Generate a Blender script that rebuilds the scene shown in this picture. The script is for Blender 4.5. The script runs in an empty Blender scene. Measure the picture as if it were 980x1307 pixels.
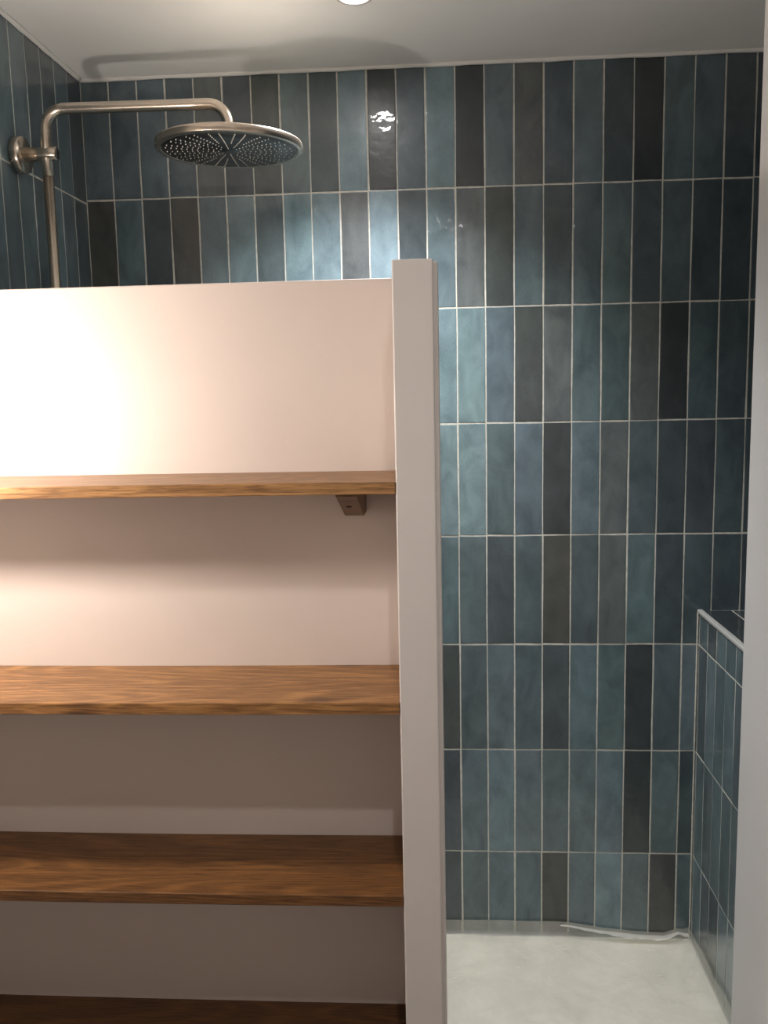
import bpy, bmesh, math, random
from mathutils import Vector, Matrix

# ------------------------------------------------------------------ camera
ZF = 2.46                      # ceiling height above the shower floor (Z = 0)
S = bpy.context.scene
COL = S.collection
YAW, PITCH, ROLL = .0670, -.1324, .0210
cam_d = bpy.data.cameras.new('camera')
cam = bpy.data.objects.new('camera', cam_d)
COL.objects.link(cam)
Rm = (Matrix.Rotation(YAW, 3, 'Z') @ Matrix.Rotation(PITCH, 3, 'X') @ Matrix.Rotation(ROLL, 3, 'Y')
      @ Matrix.Rotation(math.pi / 2, 3, 'X'))
cam.matrix_world = Matrix.Translation((-.0449, -2.4622, ZF - .8544)) @ Rm.to_4x4()
cam_d.sensor_fit = 'HORIZONTAL'
cam_d.sensor_width = 36.0
cam_d.lens = 36.0 * 1130 / 980
cam_d.clip_start = .02
S.camera = cam

# ------------------------------------------------------------------ world, exposure
w = bpy.data.worlds.new('world')
S.world = w
w.use_nodes = True
w.node_tree.nodes['Background'].inputs[0].default_value = (.9, .95, 1, 1)
w.node_tree.nodes['Background'].inputs[1].default_value = .02
S.view_settings.view_transform = 'Standard'
S.view_settings.look = 'None'
S.view_settings.gamma = 1
S.view_settings.use_curve_mapping = False
S.view_settings.exposure = 0.15

# light levels of the three lamps of the room (their builders are further down)
P_SHOWER, P_ROOM, P_GLOBE = 104.0, 19.0, 920.0

rnd = random.Random(7)


def srgb(r, g, b):
    def f(c):
        c /= 255.
        return c / 12.92 if c <= .04045 else ((c + .055) / 1.055) ** 2.4
    return (f(r), f(g), f(b), 1)


# ------------------------------------------------------------------ materials
def mat(name):
    m = bpy.data.materials.new(name)
    m.use_nodes = True
    nt = m.node_tree
    return m, nt, nt.nodes['Principled BSDF']


def nd(nt, t, **kw):
    n = nt.nodes.new(t)
    for k, v in kw.items():
        if k.startswith('_'):
            setattr(n, k[1:], v)
        else:
            n.inputs[k].default_value = v
    return n


def mixcol(nt, fac, a, b, mode='MIX'):
    n = nt.nodes.new('ShaderNodeMix')
    n.data_type = 'RGBA'
    n.blend_type = mode
    for i, v in ((0, fac), (6, a), (7, b)):
        if hasattr(v, 'is_linked'):
            nt.links.new(v, n.inputs[i])
        else:
            n.inputs[i].default_value = v
    return n.outputs[2]


def ramp(nt, src, stops):
    r = nt.nodes.new('ShaderNodeValToRGB')
    while len(r.color_ramp.elements) < len(stops):
        r.color_ramp.elements.new(.5)
    for e, (p, c) in zip(r.color_ramp.elements, stops):
        e.position = p
        e.color = c if len(c) == 4 else (*c, 1)
    nt.links.new(src, r.inputs[0])
    return r.outputs[0]


def noise(nt, vec, scale, detail=3, rough=.5, dist=0.):
    n = nd(nt, 'ShaderNodeTexNoise', Scale=scale, Detail=detail, Roughness=rough, Distortion=dist)
    if vec is not None:
        nt.links.new(vec, n.inputs['Vector'])
    return n.outputs['Fac']


def bump(nt, bsdf, h, strength, dist=.01, prev=None):
    b = nd(nt, 'ShaderNodeBump', Strength=strength, Distance=dist)
    nt.links.new(h, b.inputs['Height'])
    if prev is not None:
        nt.links.new(prev, b.inputs['Normal'])
    if bsdf is not None:
        nt.links.new(b.outputs[0], bsdf.inputs['Normal'])
    return b.outputs[0]


def mapping(nt, src, scale=(1, 1, 1), off=None):
    m = nt.nodes.new('ShaderNodeMapping')
    m.inputs['Scale'].default_value = scale
    nt.links.new(src, m.inputs['Vector'])
    if off is not None:
        nt.links.new(off, m.inputs['Location'])
    return m.outputs[0]


def paint(name, col, rough=.5, bs=.06, var=.04):
    m, nt, b = mat(name)
    tc = nt.nodes.new('ShaderNodeTexCoord')
    f = noise(nt, tc.outputs['Object'], 3.0, 4)
    c = ramp(nt, f, [(.3, tuple(x * (1 - var) for x in col[:3])), (.7, tuple(min(1, x * (1 + var)) for x in col[:3]))])
    nt.links.new(c, b.inputs['Base Color'])
    b.inputs['Roughness'].default_value = rough
    h = noise(nt, tc.outputs['Object'], 220, 3)
    bump(nt, b, h, bs, .002)
    return m


def make_tile_mat():
    m, nt, b = mat('glazed_tile')
    tc = nt.nodes.new('ShaderNodeTexCoord')
    oi = nt.nodes.new('ShaderNodeObjectInfo')
    mul = nd(nt, 'ShaderNodeVectorMath', _operation='MULTIPLY')
    cmb = nt.nodes.new('ShaderNodeCombineXYZ')
    for i in range(3):
        nt.links.new(oi.outputs['Random'], cmb.inputs[i])
    nt.links.new(cmb.outputs[0], mul.inputs[0])
    mul.inputs[1].default_value = (37, 53, 71)
    vec = mapping(nt, tc.outputs['Object'], (1, 1, 1), mul.outputs[0])
    # cloudy glaze: tone drifts along the tile, deeper pools of colour
    vs = mapping(nt, tc.outputs['Object'], (1.3, 1.3, .75), mul.outputs[0])
    f1 = noise(nt, vs, 13, 4, .55, .6)
    c1 = ramp(nt, f1, [(.28, (.66, .68, .70)), (.72, (1.30, 1.28, 1.26))])
    c = mixcol(nt, 1.0, oi.outputs['Color'], c1, 'MULTIPLY')
    f2 = noise(nt, vs, 6, 2)
    tint = ramp(nt, f2, [(.35, (.97, 1.01, 1.0)), (.65, (1.01, 1.0, 1.03))])
    c = mixcol(nt, .8, c, tint, 'MULTIPLY')
    f3 = noise(nt, vec, 260, 2)
    sp = ramp(nt, f3, [(.3, (.9, .9, .9)), (.7, (1.08, 1.08, 1.08))])
    c = mixcol(nt, .7, c, sp, 'MULTIPLY')
    nt.links.new(c, b.inputs['Base Color'])
    b.inputs['Roughness'].default_value = .34
    b.inputs['Specular IOR Level'].default_value = .5
    b.inputs['Coat Weight'].default_value = .75
    b.inputs['Coat Roughness'].default_value = .03
    h1 = noise(nt, vec, 22, 2)
    n1 = bump(nt, None, h1, .26, .006)
    h2 = noise(nt, vec, 120, 2)
    n2 = bump(nt, b, h2, .06, .002, n1)
    nt.links.new(n2, b.inputs['Coat Normal'])
    return m


def make_wood(name, dark, mid, light, seed):
    m, nt, b = mat(name)
    tc = nt.nodes.new('ShaderNodeTexCoord')
    off = nt.nodes.new('ShaderNodeCombineXYZ')
    for i, v in enumerate((seed * 1.7, seed * .9, seed * 3.1)):
        off.inputs[i].default_value = v
    v = mapping(nt, tc.outputs['Object'], (1, 1, 1), off.outputs[0])
    # growth rings: noise field stretched along the board, turned into bands
    vf = mapping(nt, v, (.55, 4.2, 9.0))
    field = nd(nt, 'ShaderNodeTexNoise', Scale=1.9, Detail=1.5, Roughness=.45, Distortion=.5)
    nt.links.new(vf, field.inputs['Vector'])
    mm = nd(nt, 'ShaderNodeMath', _operation='MULTIPLY')
    nt.links.new(field.outputs['Fac'], mm.inputs[0])
    mm.inputs[1].default_value = 24.
    fr = nd(nt, 'ShaderNodeMath', _operation='SINE')
    m3 = nd(nt, 'ShaderNodeMath', _operation='MULTIPLY')
    nt.links.new(mm.outputs[0], m3.inputs[0])
    m3.inputs[1].default_value = 5.5
    nt.links.new(m3.outputs[0], fr.inputs[0])
    rings = ramp(nt, fr.outputs[0], [(.0, (.0, .0, .0)), (.9, (.75, .75, .75))])
    # fine pores
    vp = mapping(nt, v, (3.0, 60, 60))
    pores = noise(nt, vp, 7, 3, .6)
    vb = mapping(nt, v, (.7, 4, 4))
    broad = noise(nt, vb, 4, 3)
    base = ramp(nt, broad, [(.25, mid), (.75, light)])
    c = mixcol(nt, .5, base, mixcol(nt, rings, dark, base), 'MIX')
    pr = ramp(nt, pores, [(.36, (.42, .37, .32)), (.56, (1.08, 1.08, 1.08))])
    c = mixcol(nt, .85, c, pr, 'MULTIPLY')
    # a few knots
    vk = mapping(nt, v, (3.2, 9, 4))
    vo = nd(nt, 'ShaderNodeTexVoronoi', Scale=1.15)
    nt.links.new(vk, vo.inputs['Vector'])
    kn = ramp(nt, vo.outputs['Distance'], [(.03, (.22, .16, .12)), (.15, (1, 1, 1))])
    c = mixcol(nt, .8, c, kn, 'MULTIPLY')
    nt.links.new(c, b.inputs['Base Color'])
    b.inputs['Roughness'].default_value = .42
    bump(nt, b, pores, .12, .001)
    return m


def metal(name, col, rough, aniso=0.):
    m, nt, b = mat(name)
    tc = nt.nodes.new('ShaderNodeTexCoord')
    vp = mapping(nt, tc.outputs['Object'], (4, 300, 300))
    f = noise(nt, vp, 3, 2)
    c = ramp(nt, f, [(.3, tuple(x * .88 for x in col[:3])), (.7, tuple(min(1, x * 1.08) for x in col[:3]))])
    nt.links.new(c, b.inputs['Base Color'])
    b.inputs['Metallic'].default_value = 1
    b.inputs['Roughness'].default_value = rough
    b.inputs['Anisotropic'].default_value = aniso
    return m


M = {}
M['wall'] = paint('warm_white_paint', srgb(203, 191, 184), .55)
M['satin'] = paint('satin_white_gloss', srgb(205, 200, 197), .35, .05)
M['ceiling'] = paint('ceiling_white', srgb(238, 238, 236), .5, .05)
M['plaster'] = paint('bathroom_plaster', srgb(225, 220, 214), .6)
M['reveal'] = paint('doorway_paint', srgb(204, 203, 203), .5)
M['roomfloor'] = paint('grey_floor', srgb(150, 145, 140), .4)
M['tray'] = paint('shower_tray', srgb(238, 237, 234), .4, .05, .10)
M['caulk'] = paint('caulk', srgb(232, 231, 228), .5)
M['trim'] = paint('aluminium_white', srgb(172, 174, 173), .35)
M['nozzle'] = paint('silicone_white', srgb(235, 232, 225), .5)
M['hole'] = paint('screw_hole_dark', srgb(25, 20, 17), .8)


def make_grout():
    m, nt, b = mat('grout')
    tc = nt.nodes.new('ShaderNodeTexCoord')
    f = noise(nt, tc.outputs['Object'], 60, 4)
    c = ramp(nt, f, [(.3, srgb(182, 181, 173)), (.7, srgb(212, 211, 203))])
    nt.links.new(c, b.inputs['Base Color'])
    b.inputs['Roughness'].default_value = .85
    bump(nt, b, noise(nt, tc.outputs['Object'], 500, 2), .2, .001)
    return m


M['grout'] = make_grout()
M['tile'] = make_tile_mat()
M['steel'] = metal('brushed_nickel', (.60, .53, .45), .26, .3)
M['plate'] = metal('spray_plate', (.13, .135, .135), .38)
OAK_BY_SHADE = [((100, 68, 38), (156, 114, 70), (176, 132, 84)), ((96, 62, 32), (152, 108, 62), (176, 130, 78)),
       ((70, 44, 22), (116, 78, 42), (138, 96, 54)), ((58, 36, 20), (96, 62, 34), (114, 76, 44))]  # lower boards darker: their shade is put into the wood colour
W_SHELF = [make_wood('oiled_oak', *[srgb(*c) for c in OAK_BY_SHADE[i]], 3.3 + i * 4.1) for i in range(4)]


def make_film(name='plastic_film', dens=.34):
    m = bpy.data.materials.new(name)
    m.use_nodes = True
    nt = m.node_tree
    b = nt.nodes['Principled BSDF']
    out = nt.nodes['Material Output']
    tc = nt.nodes.new('ShaderNodeTexCoord')
    f = noise(nt, tc.outputs['Object'], 7, 5, .6, .5)
    c = ramp(nt, f, [(.3, srgb(218, 218, 213)), (.7, srgb(246, 245, 242))])
    nt.links.new(c, b.inputs['Base Color'])
    b.inputs['Roughness'].default_value = .2
    h = noise(nt, tc.outputs['Object'], 26, 4, .6, 1.2)
    bump(nt, b, h, .6, .006)
    tr = nt.nodes.new('ShaderNodeBsdfTransparent')
    tr.inputs[0].default_value = srgb(246, 246, 238)
    mx = nt.nodes.new('ShaderNodeMixShader')
    mx.inputs[0].default_value = dens
    nt.links.new(tr.outputs[0], mx.inputs[1])
    nt.links.new(b.outputs[0], mx.inputs[2])
    nt.links.new(mx.outputs[0], out.inputs['Surface'])
    return m


M['film'] = make_film()
M['film_fold'] = make_film('plastic_film_doubled', .5)


def emit(name, col, s):
    m, nt, b = mat(name)
    b.inputs['Base Color'].default_value = (*col, 1)
    b.inputs['Emission Color'].default_value = (*col, 1)
    b.inputs['Emission Strength'].default_value = s
    return m


# ------------------------------------------------------------------ helpers
def link(name, me, m, parent=None, loc=(0, 0, 0), rot=(0, 0, 0)):
    o = bpy.data.objects.new(name, me)
    COL.objects.link(o)
    if m is not None and not me.materials:
        me.materials.append(m)
    o.parent = parent
    o.location = loc
    o.rotation_euler = rot
    return o


def empty(name, loc=(0, 0, 0)):
    o = bpy.data.objects.new(name, None)
    COL.objects.link(o)
    o.location = loc
    o.empty_display_size = .05
    return o


def tag(o, label, cat, group=None):
    o['label'] = label
    o['category'] = cat
    if group:
        o['group'] = group
    return o


def struct(o, label=None, cat=None):
    o['kind'] = 'structure'
    if label:
        o['label'] = label
        o['category'] = cat
    return o


def bm_box(bm, x0, x1, y0, y1, z0, z1):
    vs = [bm.verts.new((x, y, z)) for x in (x0, x1) for y in (y0, y1) for z in (z0, z1)]
    a = [(0, 1, 3, 2), (4, 6, 7, 5), (0, 4, 5, 1), (2, 3, 7, 6), (0, 2, 6, 4), (1, 5, 7, 3)]
    for f in a:
        bm.faces.new([vs[i] for i in f])
    return vs


def bm_done(bm, name, smooth=False):
    bmesh.ops.recalc_face_normals(bm, faces=bm.faces)
    me = bpy.data.meshes.new(name)
    bm.to_mesh(me)
    bm.free()
    if smooth:
        for p in me.polygons:
            p.use_smooth = True
    return me


def box_mesh(name, x0, x1, y0, y1, z0, z1, bevel=0., seg=2):
    bm = bmesh.new()
    bm_box(bm, x0, x1, y0, y1, z0, z1)
    if bevel:
        bmesh.ops.bevel(bm, geom=bm.edges[:], offset=bevel, segments=seg, affect='EDGES', profile=.5)
    return bm_done(bm, name)


def tube_mesh(name, pts, r, seg=20):
    """round tube along a polyline, capped"""
    bm = bmesh.new()
    pts = [Vector(p) for p in pts]
    rings = []
    up = Vector((0, 1, 0))
    for i, p in enumerate(pts):
        t = (pts[min(i + 1, len(pts) - 1)] - pts[max(i - 1, 0)]).normalized()
        a = t.cross(up)
        if a.length < 1e-3:
            a = t.cross(Vector((1, 0, 0)))
        a.normalize()
        b = t.cross(a).normalized()
        rings.append([bm.verts.new(p + r * (math.cos(q) * a + math.sin(q) * b))
                      for q in [2 * math.pi * k / seg for k in range(seg)]])
    for A, B in zip(rings, rings[1:]):
        for k in range(seg):
            bm.faces.new((A[k], A[(k + 1) % seg], B[(k + 1) % seg], B[k]))
    bm.faces.new(rings[0])
    bm.faces.new(rings[-1])
    me = bm_done(bm, name)
    for p in me.polygons:
        p.use_smooth = len(p.vertices) == 4
    return me


def lathe_mesh(name, prof, seg=48, axis='Z'):
    """prof: (radius, height) list"""
    bm = bmesh.new()
    rings = []
    for r, h in prof:
        if r < 1e-5:
            rings.append([bm.verts.new((0, 0, h))])
        else:
            rings.append([bm.verts.new((r * math.cos(2 * math.pi * k / seg), r * math.sin(2 * math.pi * k / seg), h)) for k in range(seg)])
    for A, B in zip(rings, rings[1:]):
        for k in range(seg):
            k2 = (k + 1) % seg
            if len(A) == 1:
                bm.faces.new((A[0], B[k], B[k2]))
            elif len(B) == 1:
                bm.faces.new((A[k], A[k2], B[0]))
            else:
                bm.faces.new((A[k], A[k2], B[k2], B[k]))
    if axis == 'X':
        bmesh.ops.rotate(bm, verts=bm.verts, cent=(0, 0, 0), matrix=Matrix.Rotation(math.pi / 2, 3, 'Y'))
    me = bm_done(bm, name, True)
    return me


# ------------------------------------------------------------------ tiles
PX, PZ, GAP = .0775, .3133, .0031
TH = .0009
_cache = {}


def tile_mesh(w, h, variant):
    key = (round(w, 4), round(h, 4), variant)
    if key in _cache:
        return _cache[key]
    r = random.Random(hash(key) & 0xffff)
    bm = bmesh.new()
    pts = []
    ns, nl = 2, max(2, int(h / .075))

    def jig(a):
        return r.uniform(-a, a)
    W, H = w / 2, h / 2
    e = .0007
    cs = [jig(e) for _ in range(8)]
    c = [(-W + cs[0], -H + cs[1]), (W + cs[2], -H + cs[3]), (W + cs[4], H + cs[5]), (-W + cs[6], H + cs[7])]
    for i in range(4):
        a, b = c[i], c[(i + 1) % 4]
        n = ns if i % 2 == 0 else nl
        for k in range(n):
            t = k / n
            x = a[0] + (b[0] - a[0]) * t
            z = a[1] + (b[1] - a[1]) * t
            if k:
                if i % 2 == 0:
                    z += jig(e)
                else:
                    x += jig(e)
            pts.append((x, z))
    n = len(pts)
    # tile lies in local XZ, glaze faces -Y
    def inset(p, d):
        x, z = p
        return (x - math.copysign(d, x) * (abs(abs(x) - W) < .003), z - math.copysign(d, z) * (abs(abs(z) - H) < .003))
    d1, d2 = min(.0008, W * .3), min(.0030, W * .6)
    lo = [bm.verts.new((x, .001, z)) for x, z in pts]
    mi = [bm.verts.new((q[0], -TH * .72, q[1])) for q in (inset(p, d1) for p in pts)]
    hi = [bm.verts.new((q[0], -TH, q[1])) for q in (inset(p, d2) for p in pts)]
    for A, B in ((lo, mi), (mi, hi)):
        for k in range(n):
            bm.faces.new((A[k], A[(k + 1) % n], B[(k + 1) % n], B[k]))
    bm.faces.new(hi)
    me = bm_done(bm, 'tile')
    for p in me.polygons:
        p.use_smooth = False
    me.materials.append(M['tile'])
    _cache[key] = me
    return me


TONES = {
    'L': (104, 127, 134), 'T': (101, 125, 129), 'B': (85, 105, 112), 'M': (86, 104, 109), 'E': (80, 99, 102),
    'G': (84, 92, 92), 'm': (74, 90, 95), 'D': (62, 75, 80), 'g': (66, 75, 75), 'N': (66, 69, 68), 'K': (50, 57, 60), 'n': (65, 77, 82),
}


def tile_colour(code):
    c = TONES[code]
    j = 1 + rnd.uniform(-.07, .07)
    g_ = sum(c) / 3
    c = [(g_ + (v - g_) * .90) * k for v, k in zip(c, (1.04, 1.04, 1.06))]
    return srgb(*[max(0, v * j + rnd.uniform(-1.2, 1.2)) for v in c])


def put_tile(parent, w, h, loc, rotz, code, rotx=0.):
    me = tile_mesh(w - GAP, h - GAP, rnd.randrange(4) if abs(h - PZ) < .02 and abs(w - PX) < .002 else 0)
    o = link('tile', me, None, parent, loc)
    base = Matrix.Rotation(rotz, 3, 'Z') @ Matrix.Rotation(rotx, 3, 'X')
    jit = Matrix.Rotation(math.radians(rnd.uniform(-.6, .6)), 3, 'Z') @ Matrix.Rotation(math.radians(rnd.uniform(-.16, .16)), 3, 'X')
    if rnd.random() < .5:
        jit = jit @ Matrix.Rotation(math.pi, 3, 'Y')
    o.rotation_euler = (base @ jit).to_euler()
    o.color = tile_colour(code)
    return o


XL, XR = -1.0085, .995          # left tiled wall, right tiled wall
YB = -.93                       # back of the partition: front limit of the shower
YP = -1.0                       # shelf side face of the partition
YF = -1.19                      # front of the shelves and of the end post
XJ = .473                       # reveal of the doorway on the right
YR = -3.1                       # wall behind the camera
XRR = 1.25

# ------------------------------------------------------------------ the setting
wb = struct(link('wall_back', box_mesh('wall_back', XL - .1, XRR, 0, .1, -.1, ZF), M['grout']),
            'back shower wall of stacked vertical blue-grey glazed tiles', 'wall')
ROWS = {
    0: 'MmBmGDgMDLKmLKMGmMDKEmnD'.ljust(26, 'D'),
    1: 'NBDNBTMTLGLDBGgMDmEDmDnD'.ljust(26, 'm'),
    2: 'mMBDTGMDTMLGTTBgGEEGKmmD'.ljust(26, 'D'),
    3: 'MDTBKGMLDBMmTTEBKBGmDnmD'.ljust(26, 'm'),
    4: 'BMDGTmLKMBDTBEnENmGEDDnD'.ljust(26, 'D'),
    5: 'TmMNBMDLGmTBgEMmDBEKmMmD'.ljust(26, 'm'),
    6: 'mBTDMGLMKTBMDBLMMMBKMDmD'.ljust(26, 'D'),
    7: 'MDBTmNMBLKGTDMBBNMLMNmmD'.ljust(26, 'm'),
}
FLOOR_ROW_H = ZF - 7 * PZ
for r in range(8):
    zt = ZF - r * PZ
    h = PZ if r < 7 else FLOOR_ROW_H
    for k in range(26):
        x0 = XL + k * PX if k else XL
        x1 = XL + (k + 1) * PX
        if x0 > XR - .01:
            continue
        x1 = min(x1, XR)
        put_tile(wb, x1 - x0, h, ((x0 + x1) / 2 + rnd.uniform(-.0004, .0004), 0, zt - h / 2 + rnd.uniform(-.0004, .0004)), 0, ROWS[r][k])

wl = struct(link('wall_left', box_mesh('wall_left', XL - .1, XL, YR, 0, -.1, ZF), M['plaster']),
            'left wall, tiled blue inside the shower behind the shower pipe', 'wall')
gl = link('grout_bed', box_mesh('grout_bed', XL - .002, XL + .0003, YB, 0, 0, ZF), M['grout'], wl)
for r in range(8):
    zt = ZF - r * PZ - (.008 if r else 0)
    h = PZ if 0 < r < 7 else (PZ + .008 if r == 0 else FLOOR_ROW_H - .008)
    y = -.001
    k = 0
    while y > YB + .01:
        y1 = max(y - (.087 if k == 0 else PX + .0015), YB)
        put_tile(wl, y - y1, h, (XL + .0003, (y + y1) / 2, zt - h / 2), math.pi / 2, rnd.choice('mMBEDmGBmM'))
        y = y1
        k += 1

wr = struct(link('wall_right', box_mesh('wall_right', XR, XRR, YB, 0, -.1, ZF), M['grout']),
            'right shower wall of dark blue-grey tiles above the ledge', 'wall')
for r in range(5):
    zt = ZF - r * PZ
    y = -.004
    while y > YB + .01:
        y1 = max(y - PX, YB)
        h = PZ if r < 4 else 4 * PZ - (4 * PZ) + .21
        put_tile(wr, y - y1, h, (XR, (y + y1) / 2, zt - h / 2), -math.pi / 2, rnd.choice('mMBEDmGDDn'))
        y = y1

struct(link('ceiling', box_mesh('ceiling', XL - .1, XRR + .1, YR - .1, .1, ZF, ZF + .1), M['ceiling']), 'plain white painted ceiling with soft shadows', 'ceiling')
struct(link('floor', box_mesh('floor', XL - .1, XRR + .1, YR - .1, -.9, -.12, -.001), M['roomfloor']), 'grey bathroom floor in front of the partition', 'floor')
struct(link('floor_shower', box_mesh('floor_shower', XL, XR, -.9, 0, -.12, 0), M['tray']), 'white shower floor under the plastic sheet', 'floor')
struct(link('wall_front', box_mesh('wall_front', XL - .1, XRR + .1, YR - .1, YR, -.1, ZF), M['plaster']), 'white bathroom wall behind the viewer', 'wall')
struct(link('wall_right_room', box_mesh('wall_right_room', XRR, XRR + .1, YR, 0, -.1, ZF), M['plaster']), 'white right wall of the bathroom', 'wall')
# wall end on the right of the shower opening
struct(link('wall_entrance', box_mesh('wall_entrance', XJ, XRR, -1.19, YB, -.001, ZF, .003), M['reveal']),
       'plain off-white wall end at the right edge of the opening', 'wall')

# caulk beads where the ceiling meets the tiles


def bead(name, p0, p1, inward, r=.010):
    bm = bmesh.new()
    p0, p1, inward = Vector(p0), Vector(p1), Vector(inward)
    n = 40
    prev = None
    for i in range(n + 1):
        p = p0.lerp(p1, i / n)
        rr = r * (1 + .18 * math.sin(i * 1.7) * math.cos(i * .63))
        ring = [p]
        for k in range(4):
            t = k / 3
            ring.append(p + inward * rr * (1 - t) * (1 - .2 * math.sin(math.pi * t)) + Vector((0, 0, -1)) * rr * .75 * t * (1 - .2 * math.sin(math.pi * t)))
        ring = [bm.verts.new(v) for v in ring]
        if prev:
            for k in range(5):
                bm.faces.new((prev[k], prev[(k + 1) % 5], ring[(k + 1) % 5], ring[k]))
        else:
            bm.faces.new(ring)
        prev = ring
    bm.faces.new(prev)
    return bm_done(bm, name, True)


struct(link('trim_1', bead('trim_1', (XL, -.0035, ZF), (XR, -.0035, ZF), (0, -1, 0)), M['caulk']), 'off-white sealant bead between ceiling and back wall tiles', 'trim')
struct(link('trim_2', bead('trim_2', (XL + .0035, YB, ZF), (XL + .0035, -.004, ZF), (1, 0, 0)), M['caulk']), 'off-white sealant bead between ceiling and left wall tiles', 'trim')

# partition with shelves: panel + end post
ZTOP = ZF - .669
XP0, XP1 = -.1125, -.0545
struct(link('wall_partition', box_mesh('wall_partition', XL, -.075, YP, YB, -.001, ZTOP, .002), M['wall']),
       'warm white half-height partition panel behind the wooden shelves', 'wall')
pe = struct(link('wall_partition_end', box_mesh('wall_partition_end', XP0 + .002, XP1 + .0065, YF + .018, YB - .0005, -.001, ZTOP, .003), M['satin']),
            'narrow off-white vertical end post of the partition', 'post')
link('face_board', box_mesh('face_board', XP0, XP1, YF, YF + .02, -.001, ZTOP + .001, .0022, 3), M['satin'], pe)

# tiled ledge on the right
XB = .663
ZB = ZF - 1.468
led = tag(empty('shower_ledge', (XB, 0, 0)), 'waist-high ledge clad in blue-grey tiles with a pale edge strip', 'ledge')


def rel(o):
    o.parent = led
    o.location = Vector(o.location) - Vector((XB, 0, 0))
    return o


rel(link('ledge_body', box_mesh('ledge_body', XB + .0005, XR, YB, 0, 0, ZB - .003), M['grout']))
LR = [(ZB - .008, ZF - 5 * PZ), (ZF - 5 * PZ, ZF - 6 * PZ), (ZF - 6 * PZ, ZF - 7 * PZ), (ZF - 7 * PZ, 0)]
LC = ['DmDEmMmD', 'nDMmEmDM', 'mMmEmmDM', 'EMmDBBmD']
for r, (zt, zb) in enumerate(LR):
    y = -.004
    k = 0
    while y > YB + .01:
        y1 = max((-.0135 if k == 0 else y - PX), YB)
        rel(put_tile(led, y - y1, zt - zb, (XB + .0005, (y + y1) / 2, (zt + zb) / 2), -math.pi / 2,
                     LC[r][k] if k < 8 else rnd.choice('mMDE')))
        y = y1
        k += 1
# top of the ledge: tiles laid lengthwise
y = -.003
k = 0
while y > YB + .01:
    y1 = max(y - PZ, YB)
    x = XB + .012
    while x < XR - .01:
        x1 = min(x + PX, XR)
        if x1 - x > .015:
            rel(put_tile(led, x1 - x, y - y1, ((x + x1) / 2, (y + y1) / 2, ZB - .003), 0, rnd.choice('DmKDn'), -math.pi / 2))
        x = x1
    y = y1
bmt = bmesh.new()
bm_box(bmt, XB - .0055, XB + .010, YB, -.004, ZB - .009, ZB + .0025)
bmesh.ops.bevel(bmt, geom=bmt.edges[:], offset=.0035, segments=3, affect='EDGES', profile=.5)
rel(link('edge_strip', bm_done(bmt, 'edge_strip'), M['trim'], None))['label'] = 'pale rounded metal edge strip'
rel(link('corner_bead', box_mesh('corner_bead', XB - .0045, XB - .0008, -.0055, -.0015, 0.0, ZB - .006, .0012), M['grout'], None))['label'] = 'pale grout bead in the corner'

# ------------------------------------------------------------------ shelves
ZS = [ZF - .980, ZF - 1.3125, ZF - 1.6215, ZF - 1.9435]
SL = ['top oak shelf on the partition, brightly lit by the lamp', 'oak shelf second from the top, evenly lit golden board',
      'third oak shelf from the top, back half in shadow', 'lowest oak shelf at the bottom edge, dark in shadow']
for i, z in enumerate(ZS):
    bm = bmesh.new()
    bm_box(bm, XL + .001, XP0 - .0005, YF, YP - .0002, -.0185, 0)
    bmesh.ops.subdivide_edges(bm, edges=[e for e in bm.edges if abs(e.verts[0].co.x - e.verts[1].co.x) > .1], cuts=16)
    sag = (0, .0015, .002, .001)[i]
    L0, L1 = XL, XP0
    for v in bm.verts:
        t = (v.co.x - L0) / (L1 - L0)
        v.co.z -= sag * math.sin(math.pi * t)
    me = bm_done(bm, 'oak_shelf')
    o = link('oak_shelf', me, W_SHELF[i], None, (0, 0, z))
    md = o.modifiers.new('bevel', 'BEVEL')
    md.width = .0014
    md.segments = 2
    md.limit_method = 'ANGLE'
    tag(o, SL[i], 'shelf', 'oak shelves on the partition')

# wedge bracket under the top shelf
bx0, bx1 = -.2035, -.172
zt = ZS[0] - .0185
prof = [(YP, zt), (YF + .022, zt), (YF + .022, zt - .005), (YP - .048, zt - .050), (YP, zt - .050)]
bm = bmesh.new()
A = [bm.verts.new((bx0, y, z)) for y, z in prof]
B = [bm.verts.new((bx1, y, z)) for y, z in prof]
bm.faces.new(A)
bm.faces.new(B[::-1])
for k in range(5):
    bm.faces.new((A[k], A[(k + 1) % 5], B[(k + 1) % 5], B[k]))
bmesh.ops.bevel(bm, geom=bm.edges[:], offset=.001, segments=1, affect='EDGES')
br = link('shelf_bracket', bm_done(bm, 'shelf_bracket'), make_wood('bracket_oak', srgb(70, 46, 28), srgb(112, 80, 50), srgb(128, 94, 60), 21.0))
tag(br, 'small brown wedge-shaped wooden bracket under the top shelf', 'bracket')
c = Vector((-.190, (prof[2][0] + prof[3][0]) / 2, (prof[2][1] + prof[3][1]) / 2))
d = Vector((0, prof[3][0] - prof[2][0], prof[3][1] - prof[2][1])).normalized()
nrm = Vector((0, -d.z, d.y))
if nrm.y > 0:
    nrm = -nrm
hole = lathe_mesh('screw_hole', [(.0001, .0006), (.0042, .0006), (.0042, -.003), (.0001, -.003)], 16)
o = link('screw_hole', hole, M['hole'], br, c + nrm * .0002)
o.rotation_euler = nrm.to_track_quat('Z', 'X').to_euler()
o['label'] = 'dark screw hole'

# ------------------------------------------------------------------ rain shower
sh = tag(empty('rain_shower', (XL, -.412, ZF - .30)), 'brushed nickel rain shower with round head on a bent pipe', 'shower')


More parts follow.
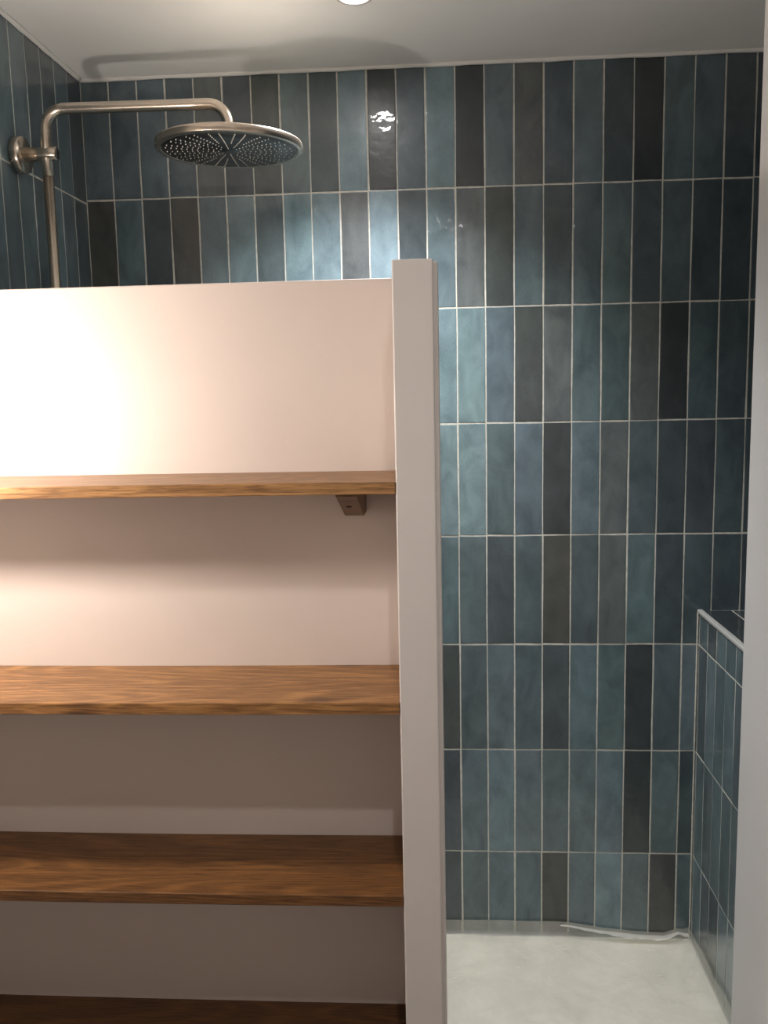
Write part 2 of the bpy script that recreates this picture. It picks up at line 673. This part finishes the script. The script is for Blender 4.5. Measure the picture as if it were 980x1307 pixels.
def sp(name, me, m, parent=sh, loc=(0, 0, 0)):
    """mesh given in world coordinates, parented to the shower root"""
    o = link(name, me, m, parent)
    o.location = Vector(loc) - (Vector(sh.location) if parent is sh else Vector((0, 0, 0)))
    return o


YPIPE = -.412
XPIPE = -.9335
ZARM = ZF - .197
arm_pts = [(XPIPE, YPIPE, .75)]
arm_pts += [(XPIPE, YPIPE, ZARM - .052)]
R1 = .045
slope = -.022
for k in range(1, 9):
    a = math.pi / 2 * k / 8
    arm_pts.append((XPIPE + R1 * (1 - math.cos(a)), YPIPE, ZARM - .052 + R1 * math.sin(a) + .003))
hx, hy = -.508, -.432
n = 8
xs = XPIPE + R1
xe = hx - .045
for k in range(1, n + 1):
    t = k / n
    arm_pts.append((xs + (xe - xs) * t, YPIPE + (hy - YPIPE) * t, ZARM - .004 - .010 * t))
zl = ZARM - .014
for k in range(1, 9):
    a = math.pi / 2 * k / 8
    arm_pts.append((xe + .045 * math.sin(a), hy, zl - .045 * (1 - math.cos(a))))
arm_pts.append((hx, hy, zl - .045 - .024))
riser = tube_mesh('riser_pipe', [arm_pts[0], (XPIPE, YPIPE, ZARM - .15)], .0120, 24)
sp('riser_pipe', riser, M['steel'])
sp('shower_arm', tube_mesh('shower_arm', [(XPIPE, YPIPE, ZARM - .15)] + arm_pts[1:], .0122, 24), M['steel'])
fl = lathe_mesh('wall_flange', [(0.0001, 0), (.041, 0), (.041, .017), (.039, .020), (.0001, .020)], 48, 'X')
sp('wall_flange', fl, M['steel'], sh, (XL + .0045, YPIPE, ZF - .298))
stem = lathe_mesh('clamp_arm', [(.0001, 0), (.0155, 0), (.0155, .077), (.0145, .079), (.0001, .079)], 32, 'X')
cl = sp('clamp_arm', stem, M['steel'], sh, (XL + .02, YPIPE, ZF - .298))
cap = lathe_mesh('clamp_cap', [(.0001, 0), (.0118, 0), (.0118, .0025), (.0001, .0025)], 32, 'X')
link('clamp_cap', cap, M['plate'], cl, (.0785, 0, 0))
# head
HR = .1615
hd = lathe_mesh('shower_head', [(.0001, .030), (.017, .030), (.019, .0265), (.021, .0135), (.10, .0125), (HR - .006, .0105), (HR - .001, .0085), (HR, .006),
                                (HR, -.006), (HR - .001, -.0075), (HR - .012, -.0085), (HR - .0135, -.006), (.0001, -.006)], 96)
zc = zl - .045 - .026 - .022
head = sp('shower_head', hd, M['steel'], sh, (hx, hy, zc))
head.rotation_euler = (math.radians(.6), math.radians(.8), 0)
fp = link('spray_plate', lathe_mesh('spray_plate', [(HR - .0137, -.0062), (HR - .0142, -.0078), (.1, -.0082), (.018, -.0084), (.0165, -.0100), (.0001, -.0102)], 96), M['plate'], head)
fp['label'] = 'dark grey spray plate'
bm = bmesh.new()
NR = 32
for s in range(NR):
    for q in range(11):
        if (s % 2 and q < 4) or (s % 4 and q < 1):
            continue
        rr = .024 + q * .0114
        a = 2 * math.pi * (s + .5) / NR + .004 * (q - 5) * (1 if s % 2 else -1)
        m4 = Matrix.Translation((rr * math.cos(a), rr * math.sin(a), -.0090))
        bmesh.ops.create_cone(bm, cap_ends=True, segments=6, radius1=.0010, radius2=.0014, depth=.0020, matrix=m4)
nz = link('spray_nozzles', bm_done(bm, 'spray_nozzles'), M['nozzle'], head)
nz['kind'] = 'stuff'
nz['label'] = 'white rubber nozzles in radiating rows'

# ------------------------------------------------------------------ plastic sheet on the shower floor


def back_rise(x):
    k = [(-1.0, .040), (.26, .042), (.31, .040), (.40, .026), (.50, .016), (.585, .013), (.625, .027), (.66, .020)]
    for (a, b), (c_, d_) in zip(k, k[1:]):
        if x <= c_:
            t = (x - a) / (c_ - a)
            return b + (d_ - b) * t
    return k[-1][1]


def side_rise(y):
    return .026 + .022 * min(1, max(0, -y / .34)) + .004 * math.sin(y * 31) + .002 * math.sin(y * 77)


rr_ = random.Random(11)
RIDGES = []
for k in range(26):
    rx, ry = rr_.uniform(.30, .65), rr_.uniform(-.42, -.03)
    if k > 17:
        rx, ry = rr_.uniform(-.05, .4), rr_.uniform(-.40, -.04)
    ra = rr_.uniform(-.5, .9) + (1.9 if k % 3 else .2)
    rl = rr_.uniform(.03, .10)
    RIDGES.append((rx, ry, math.cos(ra), math.sin(ra), rl, rr_.uniform(.0025, .0065), rr_.uniform(.006, .013)))


def ridge(x, y):
    z = 0.
    for rx, ry, ca, sa, rl, rh, rw in RIDGES:
        dx, dy = x - rx, y - ry
        a = dx * ca + dy * sa
        b = -dx * sa + dy * ca + .012 * math.sin(a * 40)
        if abs(a) < rl and abs(b) < rw * 2:
            z = max(z, rh * (1 - (a / rl) ** 2) * max(0, 1 - abs(b) / rw / 1.6))
    return z


def film_pt(u, v):
    """u across (0..1 floor, >1 up the ledge), v depth (0..1 floor, >1 up the back wall)"""
    x0, x1 = XL + .006, XB - .0075
    y0, y1 = -.9, -.0075
    cu, cv = min(u, 1), min(v, 1)
    x = x0 + (x1 - x0) * cu
    y = y0 + (y1 - y0) * cv
    z = .003 + .0018 * (math.sin(x * 23 + y * 11) + math.sin(x * 9 - y * 31) * .8 + math.sin(x * 47 + 2) * .3)
    z = max(z, .0015) + ridge(x, y)
    eu, ev = max(0, u - 1), max(0, v - 1)
    zb = back_rise(x) * ev
    zs = side_rise(y) * eu
    # the film does not go tightly into the corner: soft cove
    cb = max(0, 1 - (y1 - y) / .030)
    cs = max(0, 1 - (x1 - x) / .060)
    cove_b, cove_s = .010 * cb * cb, .020 * cs * cs
    z = max(z * (1 - .5 * max(cb, cs)), .0015) + max(cove_b, cove_s)
    if ev or eu:
        z = max(z + zb * (1 if not eu else 1 - .3 * eu), z + zs)
        y -= .004 * ev * (1 - ev) * 4 * 0 + .0 * eu
        x -= .002 * math.sin(y * 40) * eu * .5
    return (x, y, z)


us = [i / 190 for i in range(190)] + [1 - .04 * (1 - i / 6) for i in range(0, 7)][1:]
us = sorted(set(round(x, 5) for x in us if x <= 1)) + [1.25, 1.5, 1.75, 2.0]
vs_ = [i / 110 for i in range(110)] + [.97, .98, .99, .995, 1.0]
vs_ = sorted(set(round(x, 5) for x in vs_)) + [1.25, 1.5, 1.75, 2.0]
bm = bmesh.new()
G = [[bm.verts.new(film_pt(u, v)) for v in vs_] for u in us]
for i in range(len(us) - 1):
    for j in range(len(vs_) - 1):
        try:
            bm.faces.new((G[i][j], G[i + 1][j], G[i + 1][j + 1], G[i][j + 1]))
        except ValueError:
            pass
sheet = link('plastic_sheet', bm_done(bm, 'plastic_sheet', True), M['film'])
tag(sheet, 'crumpled translucent plastic sheet covering the white shower floor', 'plastic sheet')
# the back edge that has come loose and folds over towards the corner
bm = bmesh.new()
prev = None
NS = 60
for i in range(NS + 1):
    t = i / NS
    x = .285 + (.654 - .285) * t
    e = min(1, t / .5) ** 1.1
    z0 = back_rise(x) + .003
    lip = .003 + .020 * e * (1 - .35 * max(0, (t - .8) / .2))
    wob = (.0022 * math.sin(t * 23) + .0016 * math.sin(t * 57)) * e
    ring = []
    for k in range(7):
        q = k / 6
        yy = -.0085 - lip * q
        zz = z0 + .005 * e * math.sin(q * math.pi * .8) + wob * q - .003 * q
        ring.append(bm.verts.new((x, yy, max(zz, .008))))
    if prev:
        for k in range(6):
            bm.faces.new((prev[k], prev[k + 1], ring[k + 1], ring[k]))
    prev = ring
fo = link('folded_edge', bm_done(bm, 'folded_edge', True), M['film_fold'], sheet)
fo['label'] = 'loose folded back edge of the sheet'


# ------------------------------------------------------------------ lamps
def downlight(loc, label, power, col, angle, blend=.6, radius=.028, group='recessed ceiling spots'):
    t = tag(empty('ceiling_downlight', loc), label, 'downlight', group)
    ring = lathe_mesh('ring', [(.040, 0), (.043, -.002), (.041, -.005), (.032, -.006), (.029, -.003), (.029, 0)], 40)
    link('ring', ring, M['satin'], t)
    lens = lathe_mesh('lens', [(.0001, -.0035), (.0285, -.003), (.0285, 0.0)], 32)
    link('lens', lens, emit('lens_glow', col, 160), t)
    ld = bpy.data.lights.new('downlight_beam', 'SPOT')
    ld.energy = power
    ld.color = col
    ld.spot_size = math.radians(angle)
    ld.spot_blend = blend
    ld.shadow_soft_size = radius
    lo = bpy.data.objects.new('downlight_beam', ld)
    COL.objects.link(lo)
    lo.parent = t
    lo.location = (0, 0, -.04)
    return t


downlight((-.222, -.43, ZF), 'recessed ceiling spot glowing above the shower head', P_SHOWER, (1, .975, .945), 116, 1.0)
downlight((.03, -2.20, ZF), 'recessed ceiling spot above the viewer', P_ROOM, (1, .965, .94), 150, .8, .02)

# wall lamp with a small globe bulb on the left wall, just outside the picture
LX, LY, LZ = -.885, -1.33, ZF - .880
lamp = tag(empty('wall_lamp', (XL, LY, LZ)), 'small wall lamp with a glowing round bulb on the left wall', 'lamp')
link('wall_plate', lathe_mesh('wall_plate', [(.0001, 0), (.04, 0), (.04, .012), (.036, .016), (.0001, .016)], 32, 'X'), M['steel'], lamp, (0, 0, 0))
link('lamp_arm', tube_mesh('lamp_arm', [(.012, 0, 0), (LX - XL - .045, 0, 0)], .007, 16), M['steel'], lamp)
link('socket', lathe_mesh('socket', [(.0001, 0), (.013, 0), (.014, .004), (.014, .027), (.0001, .027)], 24, 'X'), M['steel'], lamp, (LX - XL - .047, 0, 0))
gb = lathe_mesh('bulb', [(.0001, -.021)] + [(.021 * math.sin(a), -.021 * math.cos(a)) for a in [math.pi * k / 14 for k in range(1, 14)]] + [(.0001, .021)], 32, 'X')
link('bulb', gb, emit('bulb_glow', (1, .885, .79), P_GLOBE), lamp, (LX - XL, 0, 0))
